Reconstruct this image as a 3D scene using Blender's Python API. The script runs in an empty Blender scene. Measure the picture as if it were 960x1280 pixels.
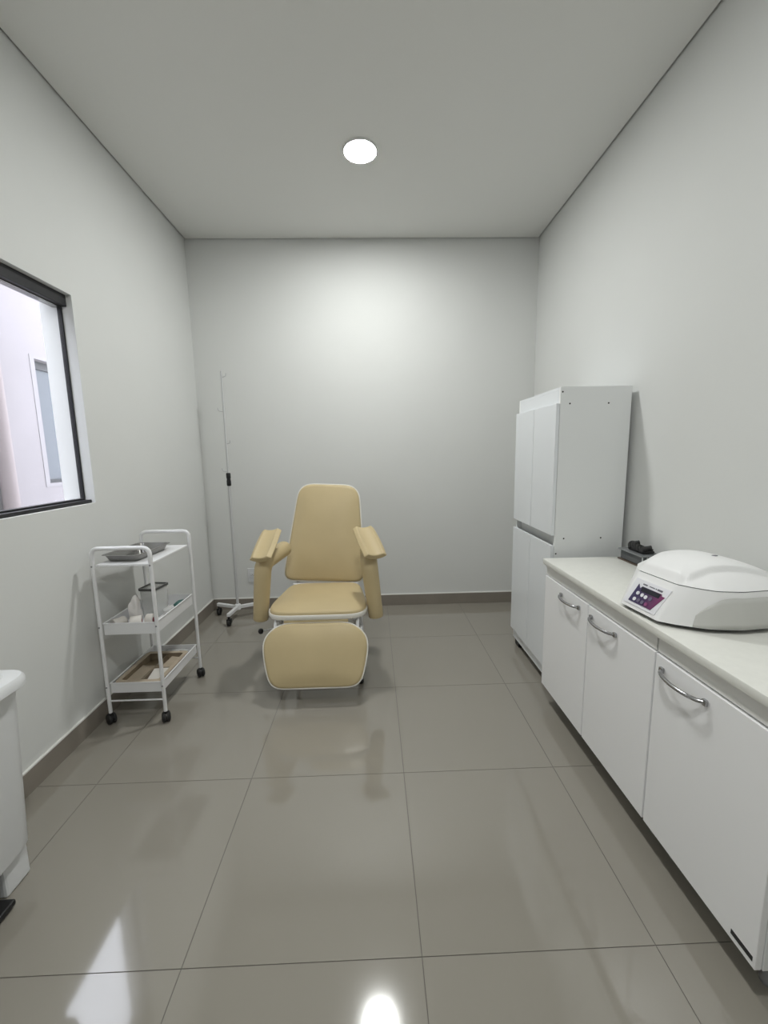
import bpy, bmesh, math, random
from mathutils import Vector, Matrix
random.seed(7)
PI = math.pi
sc = bpy.context.scene
col = sc.collection

# ---------------------------------------------------------------- camera
CAM_H = 1.3019
F_PX = 510.19
PITCH, YAW, ROLL = -0.1438, 0.0262, -0.0176
def cam_axes():
    fwd = Vector((math.sin(YAW)*math.cos(PITCH), math.cos(YAW)*math.cos(PITCH), math.sin(PITCH)))
    right = Vector((math.cos(YAW), -math.sin(YAW), 0))
    up = right.cross(fwd)
    r2 = right*math.cos(ROLL) + up*math.sin(ROLL)
    u2 = -right*math.sin(ROLL) + up*math.cos(ROLL)
    return r2, u2, fwd
r2, u2, fw = cam_axes()
cd = bpy.data.cameras.new('camera')
cam = bpy.data.objects.new('camera', cd)
col.objects.link(cam)
cam.matrix_world = Matrix(((r2.x, u2.x, -fw.x, 0), (r2.y, u2.y, -fw.y, 0), (r2.z, u2.z, -fw.z, CAM_H), (0, 0, 0, 1)))
cd.sensor_fit = 'VERTICAL'
cd.sensor_height = 24.0
cd.lens = 24.0*F_PX/1280.0
cd.clip_start = 0.02
sc.camera = cam

# ---------------------------------------------------------------- world, exposure
sc.view_settings.view_transform = 'Standard'
sc.view_settings.look = 'None'
sc.view_settings.gamma = 1.0
sc.view_settings.use_curve_mapping = False
sc.view_settings.exposure = 0.0
LAMP_STRENGTH = 315.0
world = bpy.data.worlds.new('world')
sc.world = world
world.use_nodes = True
bg = world.node_tree.nodes['Background']
bg.inputs[0].default_value = (0.86, 0.90, 1.0, 1)
bg.inputs[1].default_value = 6.2

# ---------------------------------------------------------------- room dimensions (metres)
XL, XR, YB, YF, H = -1.382, 1.323, 3.380, -1.30, 2.920
TILE, TX0, TY0 = 0.62, 0.102, 0.884
LAMP = (-0.03, 2.457)
FILL_LAMP = (-0.03, 0.25)      # out-of-view lamp added to brighten the cabinet side and counter doors

# ---------------------------------------------------------------- materials
MATS = {}
def nmat(name, color, rough=0.5, metal=0.0, bump=0.0, bscale=200.0, var=0.0, vscale=3.0, spec=0.5,
         trans=0.0, emit=None, estr=0.0, alpha=1.0, coat=0.0, ior=1.45):
    m = bpy.data.materials.new(name)
    m.use_nodes = True
    nt = m.node_tree
    b = nt.nodes['Principled BSDF']
    b.inputs['Base Color'].default_value = (*color, 1)
    b.inputs['Roughness'].default_value = rough
    b.inputs['Metallic'].default_value = metal
    b.inputs['Specular IOR Level'].default_value = spec
    b.inputs['Transmission Weight'].default_value = trans
    b.inputs['Alpha'].default_value = alpha
    b.inputs['Coat Weight'].default_value = coat
    b.inputs['IOR'].default_value = ior
    if emit:
        b.inputs['Emission Color'].default_value = (*emit, 1)
        b.inputs['Emission Strength'].default_value = estr
    tc = nt.nodes.new('ShaderNodeTexCoord')
    if var > 0:
        n = nt.nodes.new('ShaderNodeTexNoise')
        n.inputs['Scale'].default_value = vscale
        n.inputs['Detail'].default_value = 5
        r = nt.nodes.new('ShaderNodeValToRGB')
        r.color_ramp.elements[0].position = 0.3
        r.color_ramp.elements[1].position = 0.7
        r.color_ramp.elements[0].color = (*[c*(1-var) for c in color], 1)
        r.color_ramp.elements[1].color = (*[min(1, c*(1+var)) for c in color], 1)
        nt.links.new(tc.outputs['Object'], n.inputs['Vector'])
        nt.links.new(n.outputs['Fac'], r.inputs['Fac'])
        nt.links.new(r.outputs['Color'], b.inputs['Base Color'])
    if bump > 0:
        n2 = nt.nodes.new('ShaderNodeTexNoise')
        n2.inputs['Scale'].default_value = bscale
        n2.inputs['Detail'].default_value = 3
        bp = nt.nodes.new('ShaderNodeBump')
        bp.inputs['Strength'].default_value = bump
        bp.inputs['Distance'].default_value = 0.002
        nt.links.new(tc.outputs['Object'], n2.inputs['Vector'])
        nt.links.new(n2.outputs['Fac'], bp.inputs['Height'])
        nt.links.new(bp.outputs['Normal'], b.inputs['Normal'])
    MATS[name] = m
    return m

nmat('wall_paint', (0.715, 0.723, 0.71), 0.9, bump=0.10, bscale=60, var=0.012, vscale=2.0, spec=0.12)
nmat('ceiling_paint', (0.78, 0.78, 0.755), 0.9, bump=0.05, bscale=80, spec=0.15)
nmat('gap_dark', (0.10, 0.10, 0.095), 0.9)
nmat('tile', (0.290, 0.270, 0.232), 0.085, var=0.012, vscale=2.2, spec=0.9, bump=0.002, bscale=9, coat=0.4)
nmat('grout', (0.14, 0.13, 0.115), 0.8)
nmat('skirting', (0.26, 0.232, 0.20), 0.25, var=0.05, vscale=6)
nmat('skirting_cap', (0.80, 0.79, 0.76), 0.6)
nmat('white_metal', (0.80, 0.80, 0.81), 0.32, spec=0.5)
nmat('white_laminate', (0.92, 0.92, 0.93), 0.40, spec=0.45, bump=0.01, bscale=120)
nmat('white_gloss', (0.80, 0.825, 0.85), 0.16, spec=0.5)
nmat('side_laminate', (0.83, 0.845, 0.845), 0.4)
nmat('worktop', (0.80, 0.80, 0.755), 0.35, var=0.02, vscale=40)
nmat('worktop_edge', (0.82, 0.82, 0.80), 0.4)
nmat('carcass_dark', (0.30, 0.30, 0.30), 0.5)
nmat('chrome', (0.42, 0.42, 0.43), 0.22, metal=1.0)
nmat('steel', (0.30, 0.295, 0.285), 0.25, metal=1.0)
nmat('screw_steel', (0.30, 0.30, 0.31), 0.4, metal=0.8)
nmat('black_plastic', (0.012, 0.012, 0.013), 0.45)
nmat('black_rubber', (0.018, 0.018, 0.018), 0.6)
nmat('hole_dark', (0.03, 0.03, 0.03), 0.8)
nmat('vinyl', (0.54, 0.435, 0.250), 0.42, bump=0.12, bscale=260, var=0.03, vscale=5, spec=0.4)
nmat('trim_white', (0.80, 0.78, 0.72), 0.35)
nmat('centrifuge_white', (0.90, 0.90, 0.90), 0.3, spec=0.5)
nmat('centrifuge_grey', (0.60, 0.60, 0.575), 0.35)
nmat('seam_dark', (0.13, 0.13, 0.13), 0.6)
nmat('button_white', (0.82, 0.82, 0.86), 0.3)
nmat('button_grey', (0.17, 0.15, 0.22), 0.3)
nmat('button_pink', (0.26, 0.07, 0.18), 0.3)
nmat('screen_black', (0.02, 0.02, 0.03), 0.15)
nmat('print_grey', (0.16, 0.16, 0.19), 0.5)
nmat('frame_black', (0.018, 0.018, 0.021), 0.4)
nmat('bin_white', (0.74, 0.75, 0.76), 0.35)
nmat('outlet_white', (0.72, 0.73, 0.74), 0.35)
nmat('lamp_rim', (0.85, 0.85, 0.85), 0.4)
nmat('lamp_glow', (1, 1, 1), 0.5, emit=(0.985, 1.0, 0.98), estr=LAMP_STRENGTH)
nmat('ext_wall', (0.225, 0.208, 0.215), 0.9, bump=0.2, bscale=25, var=0.05, vscale=1.6)
nmat('ext_pipe', (0.215, 0.182, 0.180), 0.7)
nmat('ext_trim', (0.225, 0.212, 0.220), 0.8)
nmat('ext_frame', (0.03, 0.03, 0.034), 0.5)
nmat('ext_glass', (0.082, 0.092, 0.105), 0.3, spec=0.3)
nmat('ext_ground', (0.30, 0.29, 0.28), 0.9, var=0.1)
nmat('acrylic_grey', (0.085, 0.09, 0.095), 0.18)
nmat('acrylic_top', (0.22, 0.23, 0.235), 0.2)
nmat('acrylic_edge', (0.55, 0.57, 0.58), 0.2)
nmat('board_brown', (0.085, 0.062, 0.045), 0.3)
nmat('kraft', (0.33, 0.265, 0.185), 0.7, var=0.10, vscale=20)
nmat('kraft_light', (0.46, 0.385, 0.295), 0.65, var=0.06, vscale=30)
nmat('paper_white', (0.66, 0.63, 0.59), 0.7)
nmat('cotton', (0.84, 0.81, 0.79), 0.95, bump=0.6, bscale=150)
nmat('red_print', (0.16, 0.02, 0.03), 0.5)
nmat('blue_dark', (0.03, 0.04, 0.10), 0.4)
nmat('pole_grey', (0.56, 0.56, 0.57), 0.35)
nmat('teal', (0.05, 0.13, 0.12), 0.4)
nmat('box_rim', (0.075, 0.075, 0.075), 0.4)
nmat('clear_plastic', (0.86, 0.87, 0.86), 0.12, alpha=0.34)
nmat('clear_film', (0.80, 0.80, 0.78), 0.15, alpha=0.35)
nmat('pane_glass', (0.92, 0.94, 0.96), 0.02, alpha=0.06, spec=0.5)

def tile_floor_mat():
    """slight cloudy mottling of the polished porcelain, different on each tile"""
    m = MATS['tile']; nt = m.node_tree
    oi = nt.nodes.new('ShaderNodeObjectInfo')
    for n in nt.nodes:
        if n.type == 'TEX_NOISE' and abs(n.inputs['Scale'].default_value-2.2) < .01:
            va = nt.nodes.new('ShaderNodeVectorMath'); va.operation = 'ADD'
            tc = [k for k in nt.nodes if k.type == 'TEX_COORD'][0]
            mul = nt.nodes.new('ShaderNodeMath'); mul.operation = 'MULTIPLY'; mul.inputs[1].default_value = 40
            nt.links.new(oi.outputs['Random'], mul.inputs[0])
            nt.links.new(tc.outputs['Object'], va.inputs[0])
            nt.links.new(mul.outputs[0], va.inputs[1])
            nt.links.new(va.outputs[0], n.inputs['Vector'])
tile_floor_mat()

def panel_gradient():
    m = bpy.data.materials.new('panel_print'); m.use_nodes = True
    nt = m.node_tree; b = nt.nodes['Principled BSDF']
    tc = nt.nodes.new('ShaderNodeTexCoord'); sp = nt.nodes.new('ShaderNodeSeparateXYZ')
    r = nt.nodes.new('ShaderNodeValToRGB')
    e = r.color_ramp.elements
    e[0].position = 0.0; e[0].color = (0.045, 0.035, 0.11, 1)
    e[1].position = 1.0; e[1].color = (0.22, 0.035, 0.13, 1)
    k = e.new(0.5); k.color = (0.06, 0.035, 0.10, 1)
    nt.links.new(tc.outputs['Generated'], sp.inputs[0])
    nt.links.new(sp.outputs['Y'], r.inputs['Fac'])
    inv = nt.nodes.new('ShaderNodeMath'); inv.operation = 'SUBTRACT'; inv.inputs[0].default_value = 1.0
    nt.links.new(sp.outputs['Y'], inv.inputs[1]); nt.links.new(inv.outputs[0], r.inputs['Fac'])
    nt.links.new(r.outputs['Color'], b.inputs['Base Color'])
    b.inputs['Roughness'].default_value = 0.3
    MATS['panel_print'] = m
panel_gradient()

# ---------------------------------------------------------------- mesh helpers
class MB:
    """collects shapes, build() links them as ONE mesh object"""
    def __init__(s): s.v = []; s.f = []
    def add(s, vs, fs):
        o = len(s.v); s.v += [tuple(v) for v in vs]; s.f += [tuple(i+o for i in f) for f in fs]; return s
    def box(s, x0, x1, y0, y1, z0, z1, bev=0.0, mat=None):
        if bev <= 0:
            vs = [(x, y, z) for z in (z0, z1) for y in (y0, y1) for x in (x0, x1)]
            fs = [(0, 2, 3, 1), (4, 5, 7, 6), (0, 1, 5, 4), (2, 6, 7, 3), (0, 4, 6, 2), (1, 3, 7, 5)]
        else:
            bm = bmesh.new()
            bmesh.ops.create_cube(bm, size=1)
            for v in bm.verts:
                v.co = Vector(((x0+x1)/2+v.co.x*(x1-x0), (y0+y1)/2+v.co.y*(y1-y0), (z0+z1)/2+v.co.z*(z1-z0)))
            bmesh.ops.bevel(bm, geom=bm.edges[:], offset=bev, segments=2, affect='EDGES', profile=0.5)
            bm.verts.index_update()
            vs = [v.co.copy() for v in bm.verts]; fs = [[v.index for v in f.verts] for f in bm.faces]
            bm.free()
        if mat is not None: vs = [mat @ Vector(v) for v in vs]
        return s.add(vs, fs)
    def tube(s, pts, r, n=12, closed=False, caps=True, squash=None):
        pts = [Vector(p) for p in pts]; k = len(pts)
        rr = r if isinstance(r, (list, tuple)) else [r]*k
        tang = []
        for i in range(k):
            a = pts[(i-1) % k] if (closed or i > 0) else pts[i]
            b = pts[(i+1) % k] if (closed or i < k-1) else pts[i]
            t = (b-a); tang.append(t.normalized() if t.length > 1e-9 else Vector((0, 0, 1)))
        nrm = tang[0].orthogonal().normalized()
        vs = []
        for i in range(k):
            t = tang[i]
            nrm = (nrm - t*nrm.dot(t))
            nrm = nrm.normalized() if nrm.length > 1e-6 else t.orthogonal().normalized()
            bn = t.cross(nrm)
            for j in range(n):
                a = 2*PI*j/n
                vs.append(pts[i] + (nrm*math.cos(a) + bn*math.sin(a))*rr[i])
        fs = []
        m = k if closed else k-1
        if closed:   # best twist offset
            off = min(range(n), key=lambda q: sum((vs[(k-1)*n+j]-vs[(j+q) % n]).length for j in range(n)))
        for i in range(m):
            i2 = (i+1) % k
            o = off if (closed and i == k-1) else 0
            for j in range(n):
                fs.append((i*n+j, i*n+(j+1) % n, i2*n+(j+1+o) % n, i2*n+(j+o) % n))
        if caps and not closed:
            fs.append(tuple(range(n))[::-1]); fs.append(tuple(range((k-1)*n, k*n)))
        return s.add(vs, fs)
    def lathe(s, prof, n=24, mat=None):
        """prof: list of (r, z) bottom to top, axis z"""
        vs = []
        for r, z in prof:
            for j in range(n):
                a = 2*PI*j/n; vs.append(Vector((max(r, 1e-5)*math.cos(a), max(r, 1e-5)*math.sin(a), z)))
        fs = [(i*n+j, i*n+(j+1) % n, (i+1)*n+(j+1) % n, (i+1)*n+j) for i in range(len(prof)-1) for j in range(n)]
        fs.append(tuple(range(n))[::-1]); fs.append(tuple(range((len(prof)-1)*n, len(prof)*n)))
        if mat is not None: vs = [mat @ v for v in vs]
        return s.add(vs, fs)
    def rings(s, rings, cap0=True, cap1=True):
        n = len(rings[0]); vs = [p for r in rings for p in r]
        fs = [(i*n+j, i*n+(j+1) % n, (i+1)*n+(j+1) % n, (i+1)*n+j) for i in range(len(rings)-1) for j in range(n)]
        if cap0: fs.append(tuple(range(n))[::-1])
        if cap1: fs.append(tuple(range((len(rings)-1)*n, len(rings)*n)))
        return s.add(vs, fs)
    def build(s, name, mat, parent=None, smooth=None):
        me = bpy.data.meshes.new(name)
        me.from_pydata([tuple(v) for v in s.v], [], s.f)
        bm = bmesh.new(); bm.from_mesh(me)
        bmesh.ops.recalc_face_normals(bm, faces=bm.faces[:])
        bm.to_mesh(me); bm.free()
        me.materials.append(MATS[mat])
        if smooth is not None:
            me.polygons.foreach_set('use_smooth', [True]*len(me.polygons))
            try: me.set_sharp_from_angle(angle=math.radians(smooth))
            except Exception: pass
        o = bpy.data.objects.new(name, me)
        col.objects.link(o)
        if parent is not None:
            o.parent = parent
            if root_loc(parent) is not None:
                o.matrix_parent_inverse = Matrix.Translation(-root_loc(parent))
        return o
ROOTS = {}
def root_loc(o):
    p = o; 
    while p.parent is not None: p = p.parent
    # parts are modelled in world coordinates; only the top-level empty has a transform
    return ROOTS.get(p.name) if o is p else None

def thing(name, label, cat, loc, group=None):
    o = bpy.data.objects.new(name, None)
    col.objects.link(o)
    o.empty_display_size = 0.05
    o.location = loc
    o['label'] = label; o['category'] = cat
    if group: o['group'] = group
    ROOTS[o.name] = Vector(loc)
    return o
def tag(o, label, cat, group=None):
    o['label'] = label; o['category'] = cat
    if group: o['group'] = group
    return o
def struct(o, label):
    o['kind'] = 'structure'; o['label'] = label
    return o

def rounded(poly, rad, seg=6):
    """round the corners of a 2D polygon; rad a number or one per corner"""
    n = len(poly); out = []
    for i in range(n):
        p = Vector(poly[i]); a = Vector(poly[i-1]); b = Vector(poly[(i+1) % n])
        r = rad[i] if isinstance(rad, (list, tuple)) else rad
        if r <= 0: out.append(p); continue
        u = (a-p).normalized(); w = (b-p).normalized()
        half = math.acos(max(-1, min(1, u.dot(w))))/2
        d = min(r/math.tan(half), (a-p).length*0.499, (b-p).length*0.499)
        rr = d*math.tan(half)
        c = p + (u+w).normalized()*(rr/math.sin(half))
        s0 = p+u*d-c; s1 = p+w*d-c
        a0 = math.atan2(s0.y, s0.x); a1 = math.atan2(s1.y, s1.x)
        da = (a1-a0+PI) % (2*PI) - PI
        for k in range(seg+1):
            t = a0+da*k/seg
            out.append(c+Vector((math.cos(t), math.sin(t)))*rr)
    return out
def resample(poly, n):
    L = [0.0]
    P = [Vector(p) for p in poly]; P.append(P[0])
    for i in range(len(P)-1): L.append(L[-1]+(P[i+1]-P[i]).length)
    out = []; k = 0
    for i in range(n):
        d = L[-1]*i/n
        while L[k+1] < d: k += 1
        t = (d-L[k])/max(1e-9, L[k+1]-L[k])
        out.append(P[k].lerp(P[k+1], t))
    return out
def arc_path(pts, r, seg=6):
    """3D polyline with rounded inner corners"""
    P = [Vector(p) for p in pts]; out = [P[0]]
    for i in range(1, len(P)-1):
        a, p, b = P[i-1], P[i], P[i+1]
        d = min(r, (a-p).length*0.49, (b-p).length*0.49)
        s = p+(a-p).normalized()*d; e = p+(b-p).normalized()*d
        for k in range(seg+1):
            t = k/seg
            out.append(s*(1-t)**2 + p*2*t*(1-t) + e*t*t)
    out.append(P[-1])
    return out

# ================================================================ ROOM
T = 0.15
# floor: grout bed with one object per tile
fl = MB().box(XL-T, XR+T, YF-T, YB+T, -0.12, -0.0015).build('floor', 'grout')
struct(fl, 'polished greige porcelain tile floor with thin dark joints')
tile_meshes = {}
J = 0.0011
i0 = math.floor((XL-TX0)/TILE); i1 = math.ceil((XR-TX0)/TILE)
j0 = math.floor((YF-TY0)/TILE); j1 = math.ceil((YB-TY0)/TILE)
for j in range(j0, j1):
    for i in range(i0, i1):
        xa, xb = max(XL, TX0+i*TILE)+J, min(XR, TX0+(i+1)*TILE)-J
        ya, yb = max(YF, TY0+j*TILE)+J, min(YB, TY0+(j+1)*TILE)-J
        key = (round(xb-xa, 4), round(yb-ya, 4))
        if key not in tile_meshes:
            o = MB().box(-key[0]/2, key[0]/2, -key[1]/2, key[1]/2, -0.010, 0).build('tile', 'tile', fl)
            tile_meshes[key] = o.data
        else:
            o = bpy.data.objects.new('tile', tile_meshes[key]); col.objects.link(o); o.parent = fl
        o.location = ((xa+xb)/2, (ya+yb)/2, 0)

# walls
WY0, WY1, WZ0, WZ1 = 1.470, 2.060, 1.082, 2.052   # window opening in the left wall
HT = H+0.10
w = MB()
def seg(y0, y1, z0, z1): w.box(XL-T, XL, y0, y1, z0, z1)
# one closed shell round the opening
ys = [YF-T, WY0, WY1, YB+T]; zs = [-0.12, WZ0, WZ1, HT]
vid = {}
vv = []
for xi, x in enumerate((XL-T, XL)):
    for yi, y in enumerate(ys):
        for zi, z in enumerate(zs):
            vid[xi, yi, zi] = len(vv); vv.append((x, y, z))
ff = []
for yi in range(3):
    for zi in range(3):
        if (yi, zi) == (1, 1): continue
        for xi in (0, 1):
            ff.append((vid[xi, yi, zi], vid[xi, yi+1, zi], vid[xi, yi+1, zi+1], vid[xi, yi, zi+1]))
for a, b in (((1, 1), (2, 1)), ((2, 1), (2, 2)), ((2, 2), (1, 2)), ((1, 2), (1, 1))):
    ff.append((vid[0, a[0], a[1]], vid[0, b[0], b[1]], vid[1, b[0], b[1]], vid[1, a[0], a[1]]))
for k in range(3):
    for (c, fixed) in ((0, 'z'), (3, 'z'), (0, 'y'), (3, 'y')):
        if fixed == 'z': q = [vid[0, k, c], vid[0, k+1, c], vid[1, k+1, c], vid[1, k, c]]
        else: q = [vid[0, c, k], vid[0, c, k+1], vid[1, c, k+1], vid[1, c, k]]
        ff.append(q)
w.add(vv, ff)
struct(w.build('wall_left', 'wall_paint'), 'white painted wall with the window opening')
struct(MB().box(XR, XR+T, YF-T, YB+T, -0.12, HT).build('wall_right', 'wall_paint'), 'white painted wall behind the counter')
struct(MB().box(XL, XR, YB, YB+T, -0.12, HT).build('wall_back', 'wall_paint'), 'white painted end wall behind the chair')
struct(MB().box(XL, XR, YF-T, YF, -0.12, HT).build('wall_front', 'wall_paint'), 'white painted wall behind the camera')
# ceiling: plasterboard panel with a narrow shadow gap along the walls
G = 0.011
ce = MB().box(XL+G, XR-G, YF+G, YB-G, H, H+0.012).build('ceiling', 'ceiling_paint')
struct(ce, 'white plasterboard ceiling with a dark shadow gap along the walls')
sl = MB().box(XL, XR, YF, YB, H+0.05, HT).build('gap_backing', 'gap_dark', ce)
# skirting
SB, ST = 0.0975, 0.011
def skirting(name, x0, x1, y0, y1, label):
    o = MB().box(x0, x1, y0, y1, 0, SB-0.0058, 0.001).build(name, 'skirting')
    struct(o, label)
    MB().box(x0, x1, y0, y1, SB-0.0060, SB+0.001, 0.001).build('top_edge', 'skirting_cap', o)
skirting('baseboard_left', XL, XL+ST, YF, YB, 'brown-grey porcelain skirting with white top edge under the window wall')
skirting('baseboard_back', XL+ST, XR-ST, YB-ST, YB, 'brown-grey porcelain skirting with white top edge behind the chair')
skirting('baseboard_right', XR-ST, XR, YF, YB, 'brown-grey porcelain skirting behind the cabinets')

# ---------------------------------------------------------------- window
win = bpy.data.objects.new('window_1', None); col.objects.link(win)
win.location = (XL-0.07, (WY0+WY1)/2, WZ0); ROOTS[win.name] = Vector(win.location)
struct(win, 'black metal framed window in the left wall')
fx0, fx1 = XL-0.085, XL-0.047
MB().box(fx0, fx1+0.022, WY0, WY1, WZ1-0.052, WZ1, 0.003).build('head_rail', 'frame_black', win)
MB().box(fx0, fx1, WY0+0.009, WY1-0.009, WZ1-0.057, WZ1-0.052, 0.001).build('head_bead', 'steel', win)
MB().box(fx0, fx1+0.030, WY0, WY1, WZ0, WZ0+0.016, 0.002).build('sill_rail', 'frame_black', win)
MB().box(fx0+0.012, fx1, WY0+0.009, WY1-0.009, WZ0+0.016, WZ0+0.024, 0.002).build('bottom_rail', 'frame_black', win)
for y0 in (WY0, WY1-0.009):
    MB().box(fx1-0.020, fx1, y0, y0+0.009, WZ0+0.016, WZ1-0.052, 0.002).build('stile', 'frame_black', win)
MB().box(fx1-0.014, fx1-0.010, WY0+0.004, WY1-0.004, WZ0+0.020, WZ1-0.055).build('pane', 'pane_glass', win)

# ---------------------------------------------------------------- outside
EX = -3.0
gr = MB().box(EX-3, XL-T, -6, 9, -0.40, -0.30).build('ground', 'ext_ground')
struct(gr, 'pale ground outside the window')
nb = thing('neighbouring_building', 'pale lavender-white building wall with a small window seen through the black-framed window', 'building', (EX-0.12, 3.0, -0.30))
ny0, ny1, nz0, nz1 = 3.885, 4.75, 1.075, 2.19
m = MB()
for (a, b, c, d) in ((-4, ny0, -0.30, 3.2), (ny1, 8, -0.30, 3.2), (ny0, ny1, -0.30, nz0), (ny0, ny1, nz1, 3.2)):
    m.box(EX-0.24, EX, a, b, c, d)
m.build('wall', 'ext_wall', nb)
m = MB()
for (a, b, c, d) in ((ny0-0.05, ny0, nz0-0.03, nz1+0.03), (ny1, ny1+0.05, nz0-0.03, nz1+0.03), (ny0, ny1, nz1, nz1+0.03), (ny0, ny1, nz0-0.03, nz0)):
    m.box(EX, EX+0.004, a, b, c, d)
m.build('window_surround', 'ext_trim', nb)
wf = MB()
for (a, b, c, d) in ((ny0, ny0+0.045, nz0, nz1), (ny1-0.045, ny1, nz0, nz1), (ny0+.045, ny1-.045, nz1-0.07, nz1), (ny0+.045, ny1-.045, nz0, nz0+0.03)):
    wf.box(EX-0.12, EX-0.07, a, b, c, d)
wfo = wf.build('window_frame', 'ext_frame', nb)
MB().box(EX-0.10, EX-0.09, ny0+0.04, ny1-0.04, nz0+0.02, nz1-0.06).build('pane', 'ext_glass', wfo)
m = MB()
m.tube([(EX+0.06, 3.385, -0.3), (EX+0.06, 3.385, 3.2)], 0.055, 14)
pp = m.build('drain_pipe', 'ext_pipe', nb, 40)

# ================================================================ CEILING LAMP
def ceiling_lamp(label, lx, ly):
    lp = thing('ceiling_lamp', label, 'lamp', (lx, ly, H-0.012), 'flush ceiling lamps')
    Mt = Matrix.Translation((lx, ly, H))
    MB().lathe([(0.0895, 0), (0.0915, -0.004), (0.090, -0.011), (0.0865, -0.012), (0.0865, -0.001)][::-1], 48, Mt).build('rim', 'lamp_rim', lp, 50)
    MB().lathe([(0.086, -0.0105), (0.086, -0.002)], 48, Mt).build('diffuser', 'lamp_glow', lp, 50)
ceiling_lamp('round white flush LED ceiling lamp above the chair, switched on', *LAMP)
ceiling_lamp('added fill lamp, round white flush LED, unseen over the near end of the room', *FILL_LAMP)

# ================================================================ TALL CABINET
TC = dict(x0=0.937, x1=1.295, y0=2.052, y1=2.622, z0=0.05, z1=1.610)
tc = thing('tall_cabinet', 'tall white four-door cabinet on short black feet at the end of the counter', 'cabinet', ((TC['x0']+TC['x1'])/2, (TC['y0']+TC['y1'])/2, 0))
t_ = 0.016
MB().box(TC['x0'], TC['x1'], TC['y0'], TC['y0']+t_, TC['z0'], TC['z1'], 0.0008).build('side_panel', 'side_laminate', tc)
MB().box(TC['x0'], TC['x1'], TC['y1']-t_, TC['y1'], TC['z0'], TC['z1'], 0.0008).build('side_panel', 'side_laminate', tc)
MB().box(TC['x0'], TC['x1'], TC['y0']+t_, TC['y1']-t_, TC['z1']-t_, TC['z1'], 0.0008).build('top_panel', 'white_gloss', tc)
MB().box(TC['x1']-0.006, TC['x1'], TC['y0']+t_, TC['y1']-t_, TC['z0'], TC['z1']-t_).build('back_panel', 'side_laminate', tc)
MB().box(TC['x0'], TC['x1']-0.006, TC['y0']+t_, TC['y1']-t_, TC['z0'], TC['z0']+0.07).build('bottom_rail', 'white_gloss', tc)
MB().box(TC['x0'], TC['x0']+t_, TC['y0']+t_, TC['y1']-t_, TC['z1']-0.078, TC['z1']-t_).build('top_rail', 'white_gloss', tc)
MB().box(TC['x0']+0.030, TC['x1']-0.006, TC['y0']+t_, TC['y1']-t_, 0.79, 0.885).build('middle_shelf', 'side_laminate', tc)
dm = (TC['y0']+TC['y1'])/2-0.002
for (z0, z1) in ((0.118, 0.808), (0.862, 1.530)):
    for (y0, y1) in ((TC['y0']+0.001, dm-0.0022), (dm+0.0022, TC['y1']-0.001)):
        MB().box(TC['x0']-0.0185, TC['x0']-0.0015, y0, y1, z0, z1, 0.0015).build('door', 'white_gloss', tc)
for x in (TC['x0']+0.045, TC['x1']-0.045):
    for y in (TC['y0']+0.05, TC['y1']-0.05):
        MB().box(x-0.035, x+0.035, y-0.035, y+0.035, 0, 0.05, 0.006).build('foot', 'black_plastic', tc)
for (x, z) in ((0.947, 1.585), (0.985, 1.528), (1.180, 1.528), (0.985, 0.845), (1.180, 0.845), (0.947, 0.765)):
    Mx = Matrix.Translation((x, TC['y0'], z)) @ Matrix.Rotation(PI/2, 4, 'X')
    MB().lathe([(0.0042, -0.001), (0.0042, 0.0006)], 12, Mx).build('screw_hole', 'hole_dark', tc)

# ================================================================ COUNTER
XFD, ZB, ZD, ZW = 0.859, 0.100, 0.680, 0.766
ZC = 0.736   # top of the carcass
BK = 1.306
def handle(yc, zc, parent):
    P = []
    for k in range(15):
        t = -1+2*k/14
        P.append((XFD-0.004-0.030*(1-t*t)**0.6, yc+t*0.080, zc))
    m = MB()
    vs = []
    m.tube(P, 0.0058, 10)
    m.box(XFD-0.010, XFD, yc-0.088, yc-0.073, zc-0.009, zc+0.009, 0.003)
    m.box(XFD-0.010, XFD, yc+0.073, yc+0.088, zc-0.009, zc+0.009, 0.003)
    return m.build('handle', 'chrome', parent, 40)
def base_unit(name, label, y0, y1, doors, group):
    t = thing(name, label, 'cabinet', (1.1, (y0+y1)/2, 0), group)
    xb = XFD+0.018
    MB().box(xb, BK, y0, y0+0.016, ZB, ZC, 0.0008).build('side_panel', 'side_laminate', t)
    MB().box(xb, BK, y1-0.016, y1, ZB, ZC, 0.0008).build('side_panel', 'side_laminate', t)
    MB().box(xb, BK, y0+0.016, y1-0.016, ZB, ZB+0.018).build('bottom_panel', 'side_laminate', t)
    MB().box(BK-0.006, BK, y0+0.016, y1-0.016, ZB+0.018, ZC).build('back_panel', 'side_laminate', t)
    MB().box(xb, xb+0.018, y0+0.016, y1-0.016, 0.66, ZC).build('top_rail', 'side_laminate', t)
    MB().box(XFD+0.004, xb, y0+0.0015, y1-0.0015, ZD+0.006, ZC, 0.0008).build('fascia', 'worktop_edge', t)
    for (a, b, hy) in doors:
        d = MB().box(XFD, xb-0.0015, a, b, ZB, ZD, 0.0015).build('door', 'white_laminate', t)
        if hy: handle(hy, 0.642, d)
    for x in (xb+0.070, BK-0.06):
        for y in (y0+0.045, y1-0.045):
            Mf = Matrix.Translation((x, y, 0))
            MB().lathe([(0.019, 0), (0.019, 0.010), (0.014, 0.016), (0.014, 0.084), (0.026, 0.088), (0.026, ZB)], 16, Mf).build('foot', 'screw_steel', t, 40)
    return t, xb
g = 'white base cabinets under the worktop'
u1, xb = base_unit('base_cabinet', 'white two-door base cabinet beside the tall cabinet, with bow handles', 1.1575, 1.963,
          [(1.1605, 1.5495, 1.441), (1.5560, 1.962, 1.700)], g)
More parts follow.
